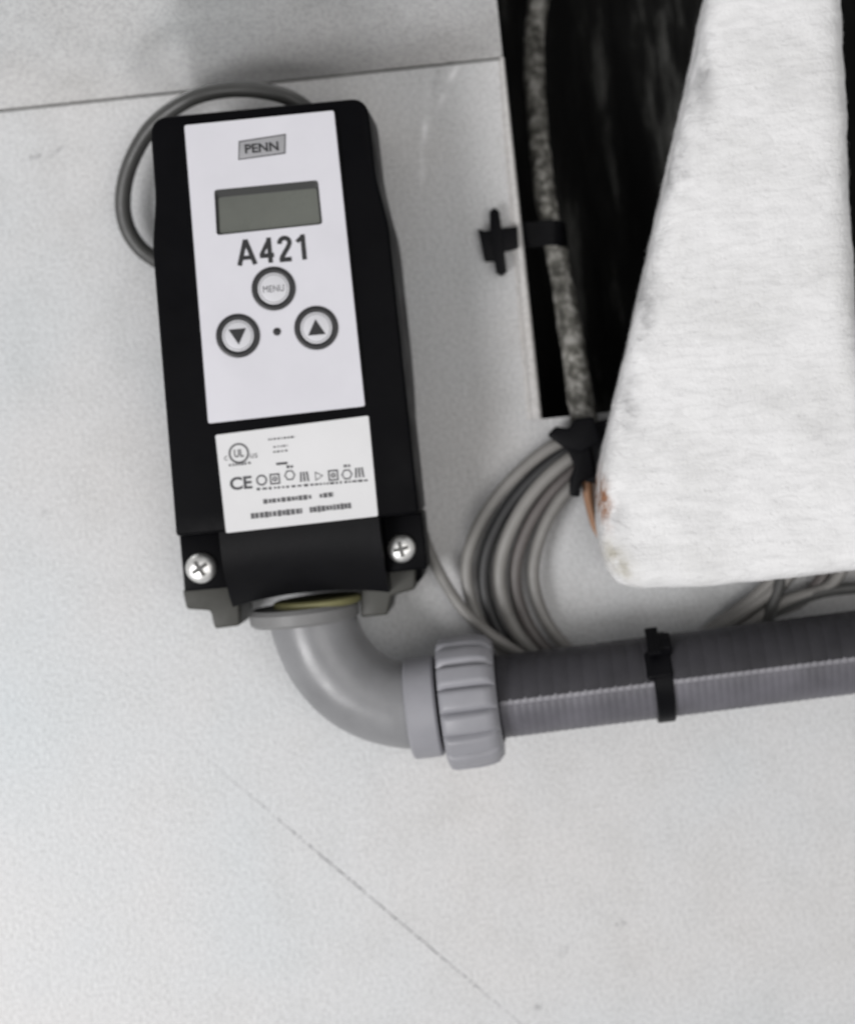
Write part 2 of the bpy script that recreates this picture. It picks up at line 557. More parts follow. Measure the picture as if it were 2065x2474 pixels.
def housing_extra(z):
    t = -z
    s = max(0, min(1, (t - 20) / 30)); s = s*s*(3-2*s)
    q = max(0, min(1, (t - 80) / 60)); q = q*q*(3-2*q)
    return -1.5 + 1.3 * s - 2.6 * q
zb = L(440, 1462, 26)[1]
pts = []
for i in range(45):
    z = -2 + (zb + 2) * i / 44
    pts.append((half_w(z) + housing_extra(z), z))
pts = pts + [(-x, z) for x, z in reversed(pts)]
build('rear_housing', cprism(pts, 1.0, 26, 2.5, 3), M['black_case'], ctl, ang=40)

# sloped terminal cover at the bottom, arched over the conduit entry
BOT = L(440, 1437, 38)[1]
hw = half_w(STEP)
pl = L(540, 1330, 44)[0]; pr = L(922, 1290, 44)[0]
bm = bmesh.new()
nx, nz = 28, 12
rows = []
for j in range(nz + 1):
    t = j / nz
    row = []
    for i in range(nx + 1):
        s = i / nx
        x = pl + (pr - pl) * s
        zend = BOT - 5.6 + 2.6 * math.sin(math.pi * s) ** 0.8
        z = STEP + 0.3 + (zend - STEP - 0.3) * t
        d = 49.2 - 2.2 * t - 9.5 * t ** 2.4 + 1.0 * math.sin(math.pi * t) * (1 - s * 0.3)
        row.append(bm.verts.new(C3(x, z, d)))
    rows.append(row)
back = [[bm.verts.new(C3(pl + (pr - pl) * i / nx, zz, 20)) for i in range(nx + 1)] for zz in (STEP + 0.3,)]
botb = [bm.verts.new(C3(pl + (pr - pl) * i / nx, BOT - 5.6 + 2.6 * math.sin(math.pi * i / nx) ** 0.8, 20)) for i in range(nx + 1)]
for j in range(nz):
    for i in range(nx):
        bm.faces.new((rows[j][i], rows[j][i+1], rows[j+1][i+1], rows[j+1][i]))
for i in range(nx):
    bm.faces.new((rows[0][i], rows[0][i+1], back[0][i+1], back[0][i]))
    bm.faces.new((rows[nz][i], rows[nz][i+1], botb[i+1], botb[i]))
for i in (0, nx):
    bm.faces.new([rows[j][i] for j in range(nz + 1)] + [botb[i], back[0][i]])
terminal = build('terminal_cover', bm, M['black_satin'], ctl, ang=40)

for s in (-1, 1):
    xa, xb = (-hw - 1.2, pl - 0.15) if s < 0 else (pr + 0.15, hw + 0.2)
    boss = build('screw_boss', cprism([(xa, BOT + 1.0), (xb, BOT + 1.0), (xb, STEP - 0.2), (xa, STEP - 0.2)], 20, 39.5, 0.8, 3), M['black_case'], ctl)
# bright pan-head screws in the corner pockets
def pan_screw(px, py, r, parent, slot_rot):
    cx, cz = L(px, py, 41)
    o = C3(cx, cz, 39.5)
    prof = [(0.0, r), (0.9, r), (1.7, r * 0.93), (2.5, r * 0.74), (2.95, r * 0.45), (3.1, r * 0.12)]
    bm = lathe(prof, o, (0, -1, 0), 36)
    sc_o = build('screw', bm, M['screw'], parent, ang=50)
    for k in (0, 1):
        a = slot_rot + k * math.pi / 2
        w_, l_ = r * 0.13, r * 0.55
        pts = []
        for (ux, uz) in ((-l_, -w_), (l_, -w_), (l_, w_), (-l_, w_)):
            pts.append((cx + ux * math.cos(a) - uz * math.sin(a), cz + ux * math.sin(a) + uz * math.cos(a)))
        build('drive_slot', cprism(pts, 41.5, 42.64 + 0.02 * k), M['base_grey'], sc_o)
pan_screw(484, 1373, 4.9, ctl, 0.5)
pan_screw(969, 1326, 4.5, ctl, 0.15)

# grey mounting feet stepping out below
for pts in ([(440, 1425), (576, 1412), (580, 1512), (518, 1520), (508, 1476), (450, 1472)],
            [(868, 1385), (1003, 1372), (1003, 1424), (945, 1440), (936, 1486), (872, 1492)]):
    build('mounting_foot', cprism(Lq(pts, 28), 2, 28, 0.9, 3), M['foot_grey'], ctl)

# keypad face with a window for the display
FD = 51.7
plate_c = Lq([(445, 302), (806, 266), (881, 981), (503, 1023)], FD)
lcd_c = rounded(Lq([(517, 458), (768, 434), (779, 541), (523, 568)], FD), 1.1)
bm = bmesh.new()
def loop(bm, pts, d, tf):
    vs = [bm.verts.new(tf(x, z, d)) for x, z in pts]
    return vs, [bm.edges.new((vs[i], vs[(i+1) % len(vs)])) for i in range(len(vs))]
outer = rounded(plate_c, 0.7, 3)
v1, e1 = loop(bm, outer, FD, C3); v2, e2 = loop(bm, lcd_c, FD, C3)
bmesh.ops.triangle_fill(bm, use_beauty=True, use_dissolve=False, edges=e1 + e2)
for vs in (v1, v2):
    b2 = [bm.verts.new(vv.co + Vector((0, (FD - 49.9) * MM, 0))) for vv in vs]
    for i in range(len(vs)):
        bm.faces.new((vs[i], vs[(i+1) % len(vs)], b2[(i+1) % len(vs)], b2[i]))
plate = build('keypad_face', bm, M['plate'], ctl, ang=25)

def shrink(pts, k, dz=0):
    cx = sum(p[0] for p in pts) / len(pts); cz = sum(p[1] for p in pts) / len(pts)
    return [(cx + (x - cx) * k[0], cz + (z - cz) * k[1] + dz) for x, z in pts]
disp = build('display', cprism(shrink(lcd_c, (0.99, 0.98)), 49.0, 50.35), M['lcd'], ctl)
bm = bmesh.new()                                     # dark rim round the glass, top widened to stand in for shade
g_o = shrink(lcd_c, (1.0, 1.0)); g_i = shrink(lcd_c, (0.95, 0.80), -0.95)
v1, e1 = loop(bm, g_o, 51.2, C3); v2, e2 = loop(bm, g_i, 50.36, C3)
for i in range(len(v1)):
    bm.faces.new((v1[i], v1[(i+1) % len(v1)], v2[(i+1) % len(v1)], v2[i]))
build('gasket_shade', bm, M['gasket_shade'], disp, ang=60)

def text_bm(body, h, bold=0.0, spacing=1.0, shear=0.0):
    cu = bpy.data.curves.new('lettering', 'FONT')
    cu.body = body; cu.align_x = 'CENTER'; cu.align_y = 'CENTER'
    cu.size = 1.0; cu.offset = bold; cu.space_character = spacing; cu.shear = shear
    cu.resolution_u = 4
    o = bpy.data.objects.new('lettering_tmp', cu)
    COL.objects.link(o)
    dg = bpy.context.evaluated_depsgraph_get()
    dg.update()
    me = bpy.data.meshes.new_from_object(o.evaluated_get(dg))
    pts = [(vv.co.x, vv.co.y) for vv in me.vertices]
    fs = [list(p.vertices) for p in me.polygons]
    bpy.data.objects.remove(o); bpy.data.curves.remove(cu); bpy.data.meshes.remove(me)
    x0 = min(p[0] for p in pts); x1 = max(p[0] for p in pts); y0 = min(p[1] for p in pts); y1 = max(p[1] for p in pts)
    k = h / (y1 - y0)
    return [((x - (x0+x1)/2) * k, (y - (y0+y1)/2) * k) for x, y in pts], fs, (x1 - x0) * k

def add_text(bm, body, cx, cz, h, d, w=None, **kw):
    pts, fs, tw = text_bm(body, h, **kw)
    kx = (w / tw) if w else 1.0
    vs = [bm.verts.new(C3(cx + x * kx, cz + z, d)) for x, z in pts]
    for f in fs:
        try: bm.faces.new([vs[i] for i in f])
        except ValueError: pass

def print_obj(name, bm, mat, parent):
    return build(name, bm, mat, parent, smooth=False)

# maker's badge
bd = Lq([(576, 340), (691, 322), (690, 371), (575, 387)], FD)
badge = build('badge', cprism(bd, FD - 0.3, FD + 0.16, 0.08, 2), M['badge'], ctl)
bc = (sum(p[0] for p in bd)/4, sum(p[1] for p in bd)/4)
bm = bmesh.new(); add_text(bm, 'PENN', bc[0] - 0.1, bc[1] - 0.1, 2.9, FD + 0.2, w=10.6, bold=0.03)
print_obj('lettering', bm, M['ink'], badge)
bm = bmesh.new()
def frame(bm, pts, inset, d):
    k = len(pts)
    cx = sum(p[0] for p in pts)/k; cz = sum(p[1] for p in pts)/k
    inn = []
    for x, z in pts:
        inn.append((x - math.copysign(inset, x - cx), z - math.copysign(inset, z - cz)))
    vo = [bm.verts.new(C3(x, z, d)) for x, z in pts]; vi = [bm.verts.new(C3(x, z, d)) for x, z in inn]
    for i in range(k):
        bm.faces.new((vo[i], vo[(i+1) % k], vi[(i+1) % k], vi[i]))
frame(bm, shrink(bd, (0.98, 0.96)), 0.3, FD + 0.19)
print_obj('border', bm, M['ink_grey'], badge)

# big type number
a = L(661, 603, FD)
bm = bmesh.new()
def stroke(bm, pts, w, d):
    """ribbon of constant width through pts"""
    n = len(pts); lv = []
    for i, p in enumerate(pts):
        p = Vector(p); a_ = Vector(pts[max(i-1, 0)]); c_ = Vector(pts[min(i+1, n-1)])
        t = (c_ - a_).normalized(); q = Vector((-t.y, t.x)) * w / 2
        lv.append((bm.verts.new(C3(p.x + q.x, p.y + q.y, d)), bm.verts.new(C3(p.x - q.x, p.y - q.y, d))))
    for i in range(n - 1):
        bm.faces.new((lv[i][0], lv[i+1][0], lv[i+1][1], lv[i][1]))
GH = 8.0
def glyphs(ch, x, z, k, d):
    T = lambda pts: [(x + px_ * k * 1.06, z + pz_ * k) for px_, pz_ in pts]
    w = 0.185 * k
    if ch == 'A':
        stroke(bm, T([(0.07, 0), (0.365, 1)]), w, d); stroke(bm, T([(0.66, 0), (0.365, 1)]), w, d + .01); stroke(bm, T([(0.17, 0.29), (0.56, 0.29)]), w * 0.9, d + .02)
    elif ch == '4':
        stroke(bm, T([(0.40, 0), (0.40, 1)]), w, d); stroke(bm, T([(0.42, 0.94), (0.08, 0.34)]), w * 0.9, d + .01); stroke(bm, T([(0.02, 0.30), (0.55, 0.30)]), w * 0.95, d + .02)
    elif ch == '2':
        pts = [(0.10, 0.70)] + [(0.29 + 0.185 * math.cos(R(an)), 0.735 + 0.19 * math.sin(R(an))) for an in range(170, -30, -20)] + [(0.40, 0.55), (0.27, 0.36), (0.13, 0.14)]
        stroke(bm, T(pts), w, d); stroke(bm, T([(0.05, 0.075), (0.50, 0.075)]), w, d + .01)
    elif ch == '1':
        stroke(bm, T([(0.33, 0), (0.33, 1)]), w, d); stroke(bm, T([(0.33, 0.93), (0.10, 0.72)]), w * 0.85, d + .01)
gx = a[0] - 11.7
for ch, adv in (('A', 0.80), ('4', 0.66), ('2', 0.62), ('1', 0.5)):
    glyphs(ch, gx, a[1] - GH / 2, GH, FD + 0.04)
    gx += adv * GH * 1.10
print_obj('lettering', bm, M['ink'], ctl)

# three ringed keys and the lamp dot
def ring_bm(cx, cz, r0, r1, d0, d1, seg=48):
    bm = bmesh.new()
    rows = []
    prof = [(r1, d0), (r1, d1 - 0.15), (r1 - 0.2, d1), (r0 + 0.2, d1), (r0, d1 - 0.15), (r0, d0)]
    for (r, d) in prof:
        rows.append([bm.verts.new(C3(cx + r*math.cos(2*math.pi*k/seg), cz + r*math.sin(2*math.pi*k/seg), d)) for k in range(seg)])
    for i in range(len(prof) - 1):
        for k in range(seg):
            bm.faces.new((rows[i][k], rows[i][(k+1) % seg], rows[i+1][(k+1) % seg], rows[i+1][k]))
    return bm
def circ(cx, cz, r, n=40, ph=0):
    return [(cx + r*math.cos(2*math.pi*k/n + ph), cz + r*math.sin(2*math.pi*k/n + ph)) for k in range(n)]
for kind, px, py in (('menu', 661, 697), ('down', 575, 811), ('up', 764, 792)):
    cx, cz = L(px, py, FD)
    key = build('key', cprism(circ(cx, cz, 5.0), FD - 0.3, FD + 0.25, 0.15, 2), M['button'], ctl)
    build('key_ring', ring_bm(cx, cz, 4.95, 6.9, FD - 0.1, FD + 0.42), M['ring'], key, ang=50)
    build('key_ring', ring_bm(cx, cz, 4.15, 4.55, FD + 0.2, FD + 0.36), M['badge'], key, ang=50)
    bm = bmesh.new()
    if kind == 'menu':
        add_text(bm, 'MENU', cx, cz, 2.1, FD + 0.29, w=6.6)
        print_obj('lettering', bm, M['ink_grey'], key)
    else:
        s = 1 if kind == 'up' else -1
        pts = [(cx - 2.8, cz - s * 2.2), (cx + 2.8, cz - s * 2.2), (cx, cz + s * 2.8)]
        quad(bm, [C3(x, z, FD + 0.29) for x, z in pts])
        print_obj('arrow', bm, M['ink'], key)
cx, cz = L(669, 801, FD)
build('indicator_lamp', cprism(circ(cx, cz, 1.25, 24), FD - 0.2, FD + 0.3, 0.2, 2), M['ink'], ctl)

# rating label
RD = 50.35
lab_c = Lq([(520, 1051), (890, 1004), (913, 1247), (546, 1288)], RD)
label = build('rating_label', cprism(rounded(lab_c, 0.5, 2), 49.9, RD), M['paper'], ctl)
PD = RD + 0.05
bm = bmesh.new()
# certification mark: a ring with letters and small flanking letters
cx, cz = L(577, 1095, RD)
def flat_ring(bm, cx, cz, r0, r1, d, seg=32):
    for k in range(seg):
        a0, a1 = 2*math.pi*k/seg, 2*math.pi*(k+1)/seg
        quad(bm, [C3(cx+r*math.cos(a), cz+r*math.sin(a), d) for r, a in ((r0, a0), (r1, a0), (r1, a1), (r0, a1))])
flat_ring(bm, cx, cz, 2.6, 3.25, PD)
add_text(bm, 'UL', cx, cz, 2.5, PD, w=3.1, bold=0.03)
add_text(bm, 'c', cx - 4.2, cz - 1.2, 1.4, PD)
add_text(bm, 'us', cx + 4.6, cz - 1.2, 1.4, PD)
def dashes(bm, px0, px1, py0, py1, h, d, lo=0.6, hi=2.2, gap=0.35):
    a = L(px0, py0, RD); c = L(px1, py1, RD)
    x = a[0]
    while x < c[0]:
        w = random.uniform(lo, hi); w = min(w, c[0] - x)
        t = (x - a[0]) / (c[0] - a[0]); z = a[1] + (c[1] - a[1]) * t
        hh = h * random.uniform(0.75, 1.05)
        quad(bm, [C3(x, z - hh/2, d), C3(x + w, z - hh/2, d), C3(x + w, z + hh/2, d), C3(x, z + hh/2, d)])
        x += w + gap * random.uniform(0.7, 1.6)
dashes(bm, 553, 605, 1124, 1118, 0.9, PD, 0.5, 1.1)
dashes(bm, 648, 712, 1062, 1055, 0.7, PD, 0.4, 1.0)
dashes(bm, 660, 695, 1080, 1076, 0.6, PD, 0.4, 1.0)
dashes(bm, 660, 695, 1092, 1088, 0.6, PD, 0.4, 1.0)
print_obj('small_print', bm, M['ink_fine'], label)
bm = bmesh.new()
dashes(bm, 667, 695, 1121, 1118, 0.9, PD, 3.6, 3.6)
a = L(582, 1167, RD); add_text(bm, 'CE', a[0], a[1], 4.1, PD, w=7.0, bold=0.03)
# row of approval symbols
sx = [(632, 1160), (664, 1157), (700, 1148), (735, 1152), (768, 1150), (805, 1148), (838, 1146), (868, 1142)]
for q, (px, py) in enumerate(sx):
    cx, cz = L(px, py, RD)
    if q % 4 == 0:
        flat_ring(bm, cx, cz, 1.2, 1.75, PD, 3 if q else 20)
    elif q % 4 == 1:
        frame(bm, box(cx, cz, 3.2, 3.4), 0.5, PD); flat_ring(bm, cx, cz, 0.3, 0.8, PD, 12)
    elif q % 4 == 2:
        flat_ring(bm, cx, cz, 1.3, 1.8, PD, 6)
        dashes(bm, px - 8, px + 8, py - 20, py - 21, 1.0, PD, 1, 1.6, 0.3)
    else:
        for w in (-0.9, 0, 0.9):
            quad(bm, [C3(cx + w * 1.3 - 0.3, cz - 1.5, PD), C3(cx + w * 1.3 + 0.3, cz - 1.5, PD), C3(cx + w + 0.3, cz + 1.6, PD), C3(cx + w - 0.3, cz + 1.6, PD)])
dashes(bm, 620, 890, 1182, 1160, 0.8, PD, 0.5, 1.6, 0.5)
print_obj('symbol_row', bm, M['ink_grey'], label)
bm = bmesh.new()
dashes(bm, 636, 752, 1212, 1200, 1.5, PD, 0.7, 1.4, 0.25)
dashes(bm, 772, 805, 1198, 1194, 1.5, PD, 0.7, 1.4, 0.25)
print_obj('small_print', bm, M['ink_fine'], label)
bm = bmesh.new()
dashes(bm, 606, 730, 1247, 1234, 2.0, PD, 0.7, 1.3, 0.22)
dashes(bm, 748, 848, 1232, 1221, 2.0, PD, 0.7, 1.3, 0.18)
print_obj('small_print', bm, M['ink_fine'], label)

# ------------------------------------------------------------------ conduit elbow
AX = 26.0
elb = thing('conduit_elbow', 'grey plastic conduit elbow with ribbed ring nut under the black controller', 'pipe fitting', tuple(PV(985, 1708, AX)))
top = PV(757, 1475, AX)
axv = (PV(757, 1475, AX) - PV(770, 1540, AX)).normalized()
prof = [(-5.6, 13), (-5.6, 16.6), (-4.6, 17.8), (-1.4, 17.8), (0, 16.6), (0, 10)]
flange = build('flange', lathe(prof, PV(733, 1462, AX), Vector((0, 0, 1)), 56), M['flange'], elb)
build('sealing_ring', lathe([(0.1, 8), (0.1, 13.5), (0.8, 14.4), (2.2, 14.4), (2.8, 13.6), (2.8, 8)], PV(768, 1464, AX), Vector((0, 0, 1)), 48), M['yellow'], flange)
pth = pathpx([(752, 1470, AX), (764, 1525, AX), (795, 1592, AX), (850, 1654, AX), (915, 1690, AX), (985, 1706, AX), (1045, 1706, AX)], 12)
build('bend', tube(pth, lambda t: 14.2 - 0.5 * t, 40), M['conduit'], elb)
# raised moulding line along the outside of the bend
cd0 = PV(1050, 1708, AX); cd1 = PV(2065, 1580, AX)
cax = (cd1 - cd0).normalized()
oc = PV(988, 1713, AX)
build('collar', lathe([(0, 12), (0, 15.6), (0.8, 16.5), (9.2, 16.5), (10.0, 15.8), (10.0, 12)], oc, cax, 56), M['nut'], elb)
on = oc + cax * 11.3 * MM
NR = 22
def rib(an, r, i):
    if i in (0, 1, 7, 8): return r
    w = abs(math.sin(an * 8))
    return r * (1.0 - 0.10 * (1 - min(1.0, w * 2.2)))
bm = lathe([(0, 14), (0, 19.6), (0.7, 21.0), (2.0, 21.6), (10.5, 21.6), (14.0, 21.2), (16.2, 20.6), (18.2, 18.4), (18.5, 14)], on, cax, 160, rib)
build('ring_nut', bm, M['nut'], elb, ang=60)
# dark inner sleeve visible in the gap
build('sleeve', lathe([(-4, 13.6), (-4, 14.4), (18.8, 14.4), (18.8, 13.3)], on, cax, 40), M['black_case'], elb)

# ------------------------------------------------------------------ flexible conduit
c0 = on + cax * 16.0 * MM
L1 = 175.0
fc = thing('flexible_conduit', 'violet-grey flexible plastic conduit running right from the ring nut', 'conduit', tuple(c0))
prof = []
t = 0.0
pitch = 2.4
while t < L1:
    prof += [(t, 13.13), (t + 0.35, 13.13), (t + 0.75, 13.25), (t + 1.75, 13.25), (t + 2.15, 13.13)]
    t += pitch
bm = lathe(prof, c0, cax, 40)
build('corrugated_tube', bm, M['flex'], fc, ang=80)

sd = Vector((0, -0.97, 0.02)); sd = (sd - cax * sd.dot(cax)).normalized(); su = cax.cross(sd).normalized()
if su.z < 0: su = -su
bm = bmesh.new()
prev = None
for q in range(74):
    base = c0 + cax * (3 + q * 2.4) * MM
    for tt, hh in ((0.0, 13.45), (0.9, 13.85), (1.7, 13.85), (2.2, 13.45)):
        ring = [bm.verts.new(base + cax * tt * MM + sd * r_ * MM + su * z_ * MM) for r_, z_ in ((12.6, -1.0), (hh - 0.35, -1.0), (hh, -0.4), (hh, 0.4), (hh - 0.35, 1.0), (12.6, 1.0))]
        if prev:
            for k in range(5): bm.faces.new((prev[k], prev[k+1], ring[k+1], ring[k]))
        prev = ring
build('seam', bm, M['seam'], fc, ang=50)
# darker half shell laid over the upper side of the tube, ending at the seam
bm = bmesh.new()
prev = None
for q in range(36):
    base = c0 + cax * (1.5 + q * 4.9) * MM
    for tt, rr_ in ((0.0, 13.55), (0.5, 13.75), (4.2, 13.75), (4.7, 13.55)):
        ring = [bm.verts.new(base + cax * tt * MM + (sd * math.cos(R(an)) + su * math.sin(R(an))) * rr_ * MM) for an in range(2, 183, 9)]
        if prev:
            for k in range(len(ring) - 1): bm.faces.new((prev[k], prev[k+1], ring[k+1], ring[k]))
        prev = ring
build('upper_shell', bm, M['shell'], fc, ang=80)['label'] = 'dark grey upper half of the conduit'

# cable tie round the conduit
tc = PV(1597, 1640, AX)
tc = c0 + cax * (tc - c0).dot(cax)
tie = thing('cable_tie', 'black cable tie strapped round the grey flexible conduit', 'cable tie', tuple(tc))
build('strap', lathe([(-3.0, 13.3), (-3.0, 14.2), (-2.6, 14.7), (2.6, 14.7), (3.0, 14.2), (3.0, 13.3)], tc, cax, 56), M['black_nylon'], tie)
def obox(center, ax, up_, size, bev):
    """oriented box; ax = x axis, up_ = z axis, sizes mm"""
    ax = Vector(ax).normalized(); up_ = Vector(up_); up_ = (up_ - ax * up_.dot(ax)).normalized(); yy = up_.cross(ax)
    bm = bmesh.new()
    bmesh.ops.create_cube(bm, size=1.0)
    mt = Matrix((ax * size[0] * MM, yy * size[1] * MM, up_ * size[2] * MM)).transposed().to_4x4()
    mt.translation = center
    bmesh.ops.transform(bm, matrix=mt, verts=bm.verts)
    bevel_sharp(bm, bev, 3)
    return bm
rad = Vector((0, -0.62, 0.78))
h = build('head', obox(tc + rad * 15.2 * MM, cax, rad, (7.6, 7.0, 4.6), 0.9), M['black_nylon'], tie)
build('tail', obox(tc + rad * 17.2 * MM + Vector((-0.002, 0, 0.0)), cax, rad, (4.2, 11.5, 1.3), 0.3), M['black_nylon'], tie)
build('pad', obox(tc + Vector((-0.001, -0.0112, 0.0055)), cax, Vector((0, -0.9, 0.45)), (8.6, 9.5, 4.0), 1.2), M['black_nylon'], tie)

# ------------------------------------------------------------------ cables
pc = tube(pathpx([(775, 300, 20), (735, 258, 24), (680, 229, 26), (595, 215, 26), (510, 222, 25), (440, 248, 24), (365, 308, 20), (316, 392, 16), (297, 475, 13), (306, 545, 10), (340, 600, 8), (395, 640, 6)], 12), 2.7, 18)
tag(build('power_cable', pc, M['cable_dark'], ang=60), 'dark grey cable arching over the top left of the black controller', 'cable')

coil = thing('cable_coil', 'coil of grey sensor cable hanging between controller and white wool block', 'cable', tuple(PV(1400, 1500, 6)))
turns = [
 # left-hand run (x,y,depth) from the tie, round behind the conduit, up behind the block
 ('cable', 2.15, [(1440, 1040, 10), (1345, 1072, 11), (1255, 1140, 10), (1175, 1235, 8), (1130, 1340, 7), (1135, 1440, 6), (1180, 1535, 5), (1290, 1625, 4), (1450, 1660, 4), (1600, 1610, 4), (1720, 1518, 6), (1850, 1415, 8), (1930, 1290, 8), (1800, 1120, 8), (1600, 1040, 8)]),
 ('cable_black', 2.2, [(1440, 1060, 7), (1365, 1090, 9), (1275, 1165, 9), (1205, 1260, 8), (1170, 1360, 7), (1178, 1460, 6), (1230, 1560, 3), (1330, 1640, 3), (1480, 1665, 3), (1620, 1620, 3), (1750, 1520, 4), (1880, 1420, 5), (1950, 1290, 5), (1800, 1130, 5), (1600, 1060, 5)]),
 ('cable', 2.3, [(1445, 1075, 11), (1380, 1105, 12), (1300, 1175, 11), (1240, 1265, 10), (1208, 1365, 8), (1218, 1460, 7), (1265, 1550, 5), (1360, 1630, 4), (1500, 1650, 4), (1640, 1590, 5), (1760, 1500, 7), (1890, 1405, 9), (1960, 1280, 9), (1820, 1120, 9), (1600, 1065, 9)]),
 ('cable_brown', 2.2, [(1450, 1095, 7), (1395, 1130, 7.5), (1325, 1195, 7), (1272, 1280, 6), (1245, 1375, 5), (1258, 1470, 4), (1310, 1560, 4), (1400, 1630, 4), (1520, 1640, 4), (1660, 1585, 4), (1800, 1500, 5), (1950, 1440, 6), (2000, 1300, 6), (1850, 1140, 6), (1620, 1090, 6)]),
 ('cable', 2.1, [(1455, 1120, 10), (1410, 1150, 10), (1350, 1210, 9), (1308, 1290, 8), (1288, 1380, 7), (1305, 1470, 6), (1355, 1550, 5), (1440, 1620, 4), (1560, 1630, 4), (1720, 1570, 5), (1880, 1460, 8), (2010, 1410, 9), (2040, 1290, 9), (1880, 1150, 8), (1640, 1110, 8)]),
]
for mname, r, pts in turns:
    build('turn', tube(pathpx(pts, 10, True), r, 14, True), M[mname], coil, ang=60)
build('lead', tube(pathpx([(985, 1090, 5), (1000, 1190, 6), (1022, 1290, 7), (1062, 1385, 9), (1118, 1472, 11), (1182, 1530, 12), (1255, 1580, 10), (1350, 1640, 5), (1450, 1660, 3)], 12), 1.9, 14), M['cable'], coil, ang=60)
build('lead', tube(pathpx([(1840, 1550, 5), (1860, 1480, 9), (1880, 1420, 10), (1900, 1330, 9)], 12), 2.1, 14), M['cable_dark'], coil, ang=60)
build('lead', tube(pathpx([(1780, 1540, 5), (1870, 1480, 7), (1980, 1432, 9), (2120, 1415, 9)], 12), 2.1, 14), M['cable_dark'], coil, ang=60)

# tie that gathers the coil against the block
tie2 = thing('cable_tie', 'black cable tie gathering the top of the grey cable coil', 'cable tie', tuple(PV(1390, 1100, 12)))
def pxprism(pts, d0, d1, bev, seg=3):
    return prism([P(a, c, d1) for a, c in pts], d0, d1, bev, seg)
build('strap', pxprism([(1362, 1068), (1420, 1044), (1438, 1150), (1404, 1166), (1400, 1202), (1376, 1198), (1376, 1160), (1388, 1128)], 3, 18.0, 0.8), M['black_nylon'], tie2)
build('head', pxprism([(1322, 1052), (1342, 1030), (1374, 1036), (1388, 1012), (1434, 1006), (1452, 1066), (1404, 1094), (1362, 1082)], 6, 20, 0.8), M['black_nylon'], tie2)
build('base', pxprism([(1400, 1030), (1476, 1010), (1484, 1140), (1460, 1170), (1414, 1166)], 2, 16.5, 1.0), M['black_nylon'], tie2)

w1 = tube(pathpx([(1418, 1130, 13), (1418, 1180, 12), (1426, 1225, 10), (1444, 1280, 8), (1484, 1330, 6), (1560, 1370, 5)], 10), 1.6, 12)
tag(build('wire', w1, M['copper'], ang=60), 'short orange-brown wire below the tie, beside the wool block', 'wire')
w2 = tube(pathpx([(1438, 1130, 13), (1440, 1190, 13), (1448, 1250, 12.5), (1462, 1310, 11), (1520, 1360, 8)], 10), 1.7, 12)
tag(build('wire', w2, M['brown'], ang=60), 'dark brown wire tucked against the left edge of the wool block', 'wire')

# ------------------------------------------------------------------ sleeved pipe in the shaft
pp = catmull([PV(*p) for p in [(1330, -140, -34), (1306, -40, -34), (1290, 100, -32), (1294, 240, -28), (1308, 400, -20), (1325, 525, -13), (1350, 640, -11), (1377, 800, -6), (1397, 930, 0), (1412, 1020, 3), (1425, 1070, 5)]], 14)
bm = bmesh.new()
add_tube(bm, pp, lambda t: 3.7 + 1.3 * max(0, t - 0.5) / 0.5 + 1.2 * max(0, 0.15 - t) / 0.15, 20)
for vv in bm.verts:
    k = noise.noise(vv.co * 350) * 0.00035 + noise.noise(vv.co * 90) * 0.0004
    vv.co += Vector((k, k, 0))
tag(build('sleeved_pipe', bm, M['sleeve'], ang=70), 'dusty grey sleeved pipe running down inside the black opening', 'pipe')

# ------------------------------------------------------------------ push mount on the opening's edge
pm = thing('tie_mount', 'small black cross-shaped cable mount clipped to the edge of the dark opening', 'cable mount', tuple(PV(1200, 580, 1)))
build('bar', pxprism([(1154, 552), (1172, 558), (1200, 552), (1250, 546), (1252, 598), (1212, 608), (1196, 630), (1170, 630)], 0.2, 5.0, 0.3), M['black_nylon'], pm)
build('wing', pxprism([(1182, 510), (1194, 500), (1206, 510), (1212, 560), (1224, 655), (1212, 666), (1198, 658), (1184, 570)], 1.0, 5.4, 0.3), M['black_nylon'], pm)
bp = catmull([PV(1256, 572, -4), PV(1272, 568, -6), PV(1295, 566, -6.5), PV(1320, 562, -6.5), PV(1342, 562, -7), PV(1360, 566, -10), PV(1366, 572, -20)], 8)
bm = bmesh.new()
prev = None
for i, p in enumerate(bp):
    t = (bp[min(i+1, len(bp)-1)] - bp[max(i-1, 0)]).normalized()
    upv = Vector((0, 0, 1)); nn = t.cross(upv).normalized(); uu = nn.cross(t)
    ring = [bm.verts.new(p + uu * a * MM + nn * c * MM) for a, c in ((-4.4, -0.6), (4.4, -0.6), (4.4, 0.6), (-4.4, 0.6))]
    if prev:
        for k in range(4): bm.faces.new((prev[k], prev[(k+1) % 4], ring[(k+1) % 4], ring[k]))
    else: bm.faces.new(ring)
    prev = ring
bm.faces.new(prev)
build('strap', bm, M['black_nylon'], pm)

# ------------------------------------------------------------------ white fibre wool block
BF = 52.0
out = [(1712, -20), (1652, 257), (1599, 480), (1540, 740), (1482, 990), (1452, 1130), (1446, 1220), (1448, 1300), (1460, 1365), (1492, 1410), (1540, 1423), (1700, 1416), (1861, 1400), (2051, 1378), (2180, 1362), (2110, 1000), (2066, 760), (2048, 380), (2030, 0), (2022, -180), (1750, -180)]
W2 = [P(a, c, BF - 8) for a, c in out]
bm = bmesh.new()
add_prism(bm, W2, 13.0, BF)
bmesh.ops.recalc_face_normals(bm, faces=bm.faces)
es = [e for e in bm.edges if len(e.link_faces) == 2 and e.calc_face_angle(0) > R(55)]
bmesh.ops.bevel(bm, geom=es, offset=7.5 * MM, segments=5, affect='EDGES', profile=0.5, clamp_overlap=True)
me = bpy.data.meshes.new('tmp'); bm.to_mesh(me); bm.free()
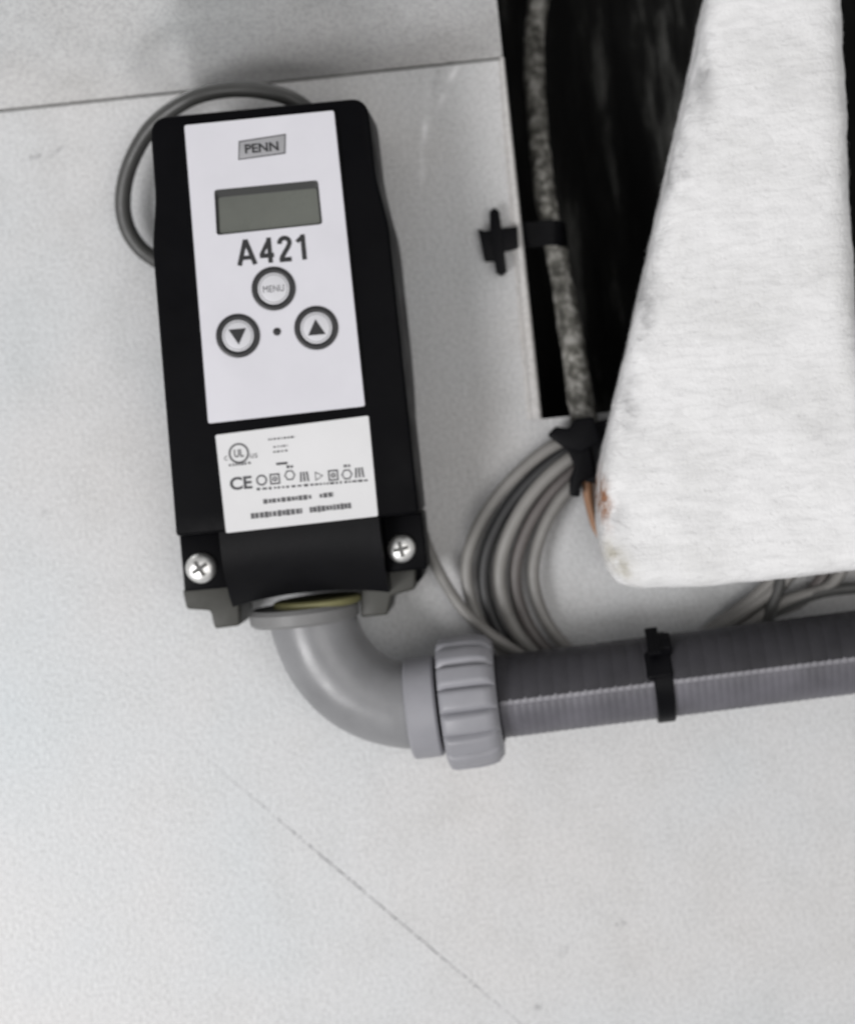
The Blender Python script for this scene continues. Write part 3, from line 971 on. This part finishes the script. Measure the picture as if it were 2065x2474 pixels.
tmp = bpy.data.objects.new('tmp', me); COL.objects.link(tmp)
rm = tmp.modifiers.new('r', 'REMESH'); rm.mode = 'VOXEL'; rm.voxel_size = 0.0013
sm = tmp.modifiers.new('s', 'SMOOTH'); sm.iterations = 4; sm.factor = 0.5
dg = bpy.context.evaluated_depsgraph_get(); dg.update()
me2 = bpy.data.meshes.new_from_object(tmp.evaluated_get(dg))
bpy.data.objects.remove(tmp)
bm = bmesh.new(); bm.from_mesh(me2); bpy.data.meshes.remove(me2)
bm.normal_update()
nrm = [vv.normal.copy() for vv in bm.verts]
for vv, nn in zip(bm.verts, nrm):
    p = vv.co
    q = Vector((p.x * 0.45 + p.z * 0.06, p.y, p.z))
    k = noise.noise(p * 40) * 0.7 + noise.noise(q * 150) * 0.34 + noise.noise(q * 420 + Vector((3, 1, 7))) * 0.2
    vv.co += nn * k * MM
bm.normal_update()
# fibres lifted off the matted surface
fb = bmesh.new()
faces = [f for f in bm.faces if f.normal.y < 0.3]
for _ in range(5000):
    f = random.choice(faces)
    c = f.calc_center_median() + Vector((random.uniform(-.6, .6), 0, random.uniform(-.6, .6))) * MM
    n_ = f.normal
    a_ = random.gauss(0.1, 0.55)
    t = Vector((math.cos(a_), 0, math.sin(a_)))
    t = (t - n_ * t.dot(n_)).normalized()
    ln = random.uniform(2.0, 6.5) * MM
    side = n_.cross(t) * random.uniform(0.06, 0.13) * MM
    lift = random.uniform(0.02, 0.22) * MM
    bend = n_.cross(t) * random.uniform(-0.8, 0.8) * MM
    p0, p1, p2 = c - t * ln/2 - n_ * 0.2 * MM, c + n_ * lift + bend, c + t * ln/2 + n_ * random.uniform(-0.3, 0.15) * MM
    a = [fb.verts.new(x) for x in (p0 - side, p0 + side, p1 + side, p1 - side, p2)]
    fb.faces.new((a[0], a[1], a[2], a[3])); fb.faces.new((a[3], a[2], a[4]))
me = bpy.data.meshes.new('wool_block'); 
cc = PV(1750, 1380, 13)
bmesh.ops.translate(bm, verts=bm.verts, vec=-cc); bm.to_mesh(me); bm.free()
me.polygons.foreach_set('use_smooth', [True] * len(me.polygons)); me.materials.append(M['wool'])
blk = bpy.data.objects.new('wool_block', me); COL.objects.link(blk); blk.location = cc; WORLD[blk.name] = tuple(cc)
tag(blk, 'large white fibrous insulation block covering the right side', 'insulation')
me = bpy.data.meshes.new('fibres'); bmesh.ops.translate(fb, verts=fb.verts, vec=-cc); fb.to_mesh(me); fb.free()
me.materials.append(M['wool'])
fo = bpy.data.objects.new('fibres', me); COL.objects.link(fo); fo.parent = blk; fo['kind'] = 'stuff'
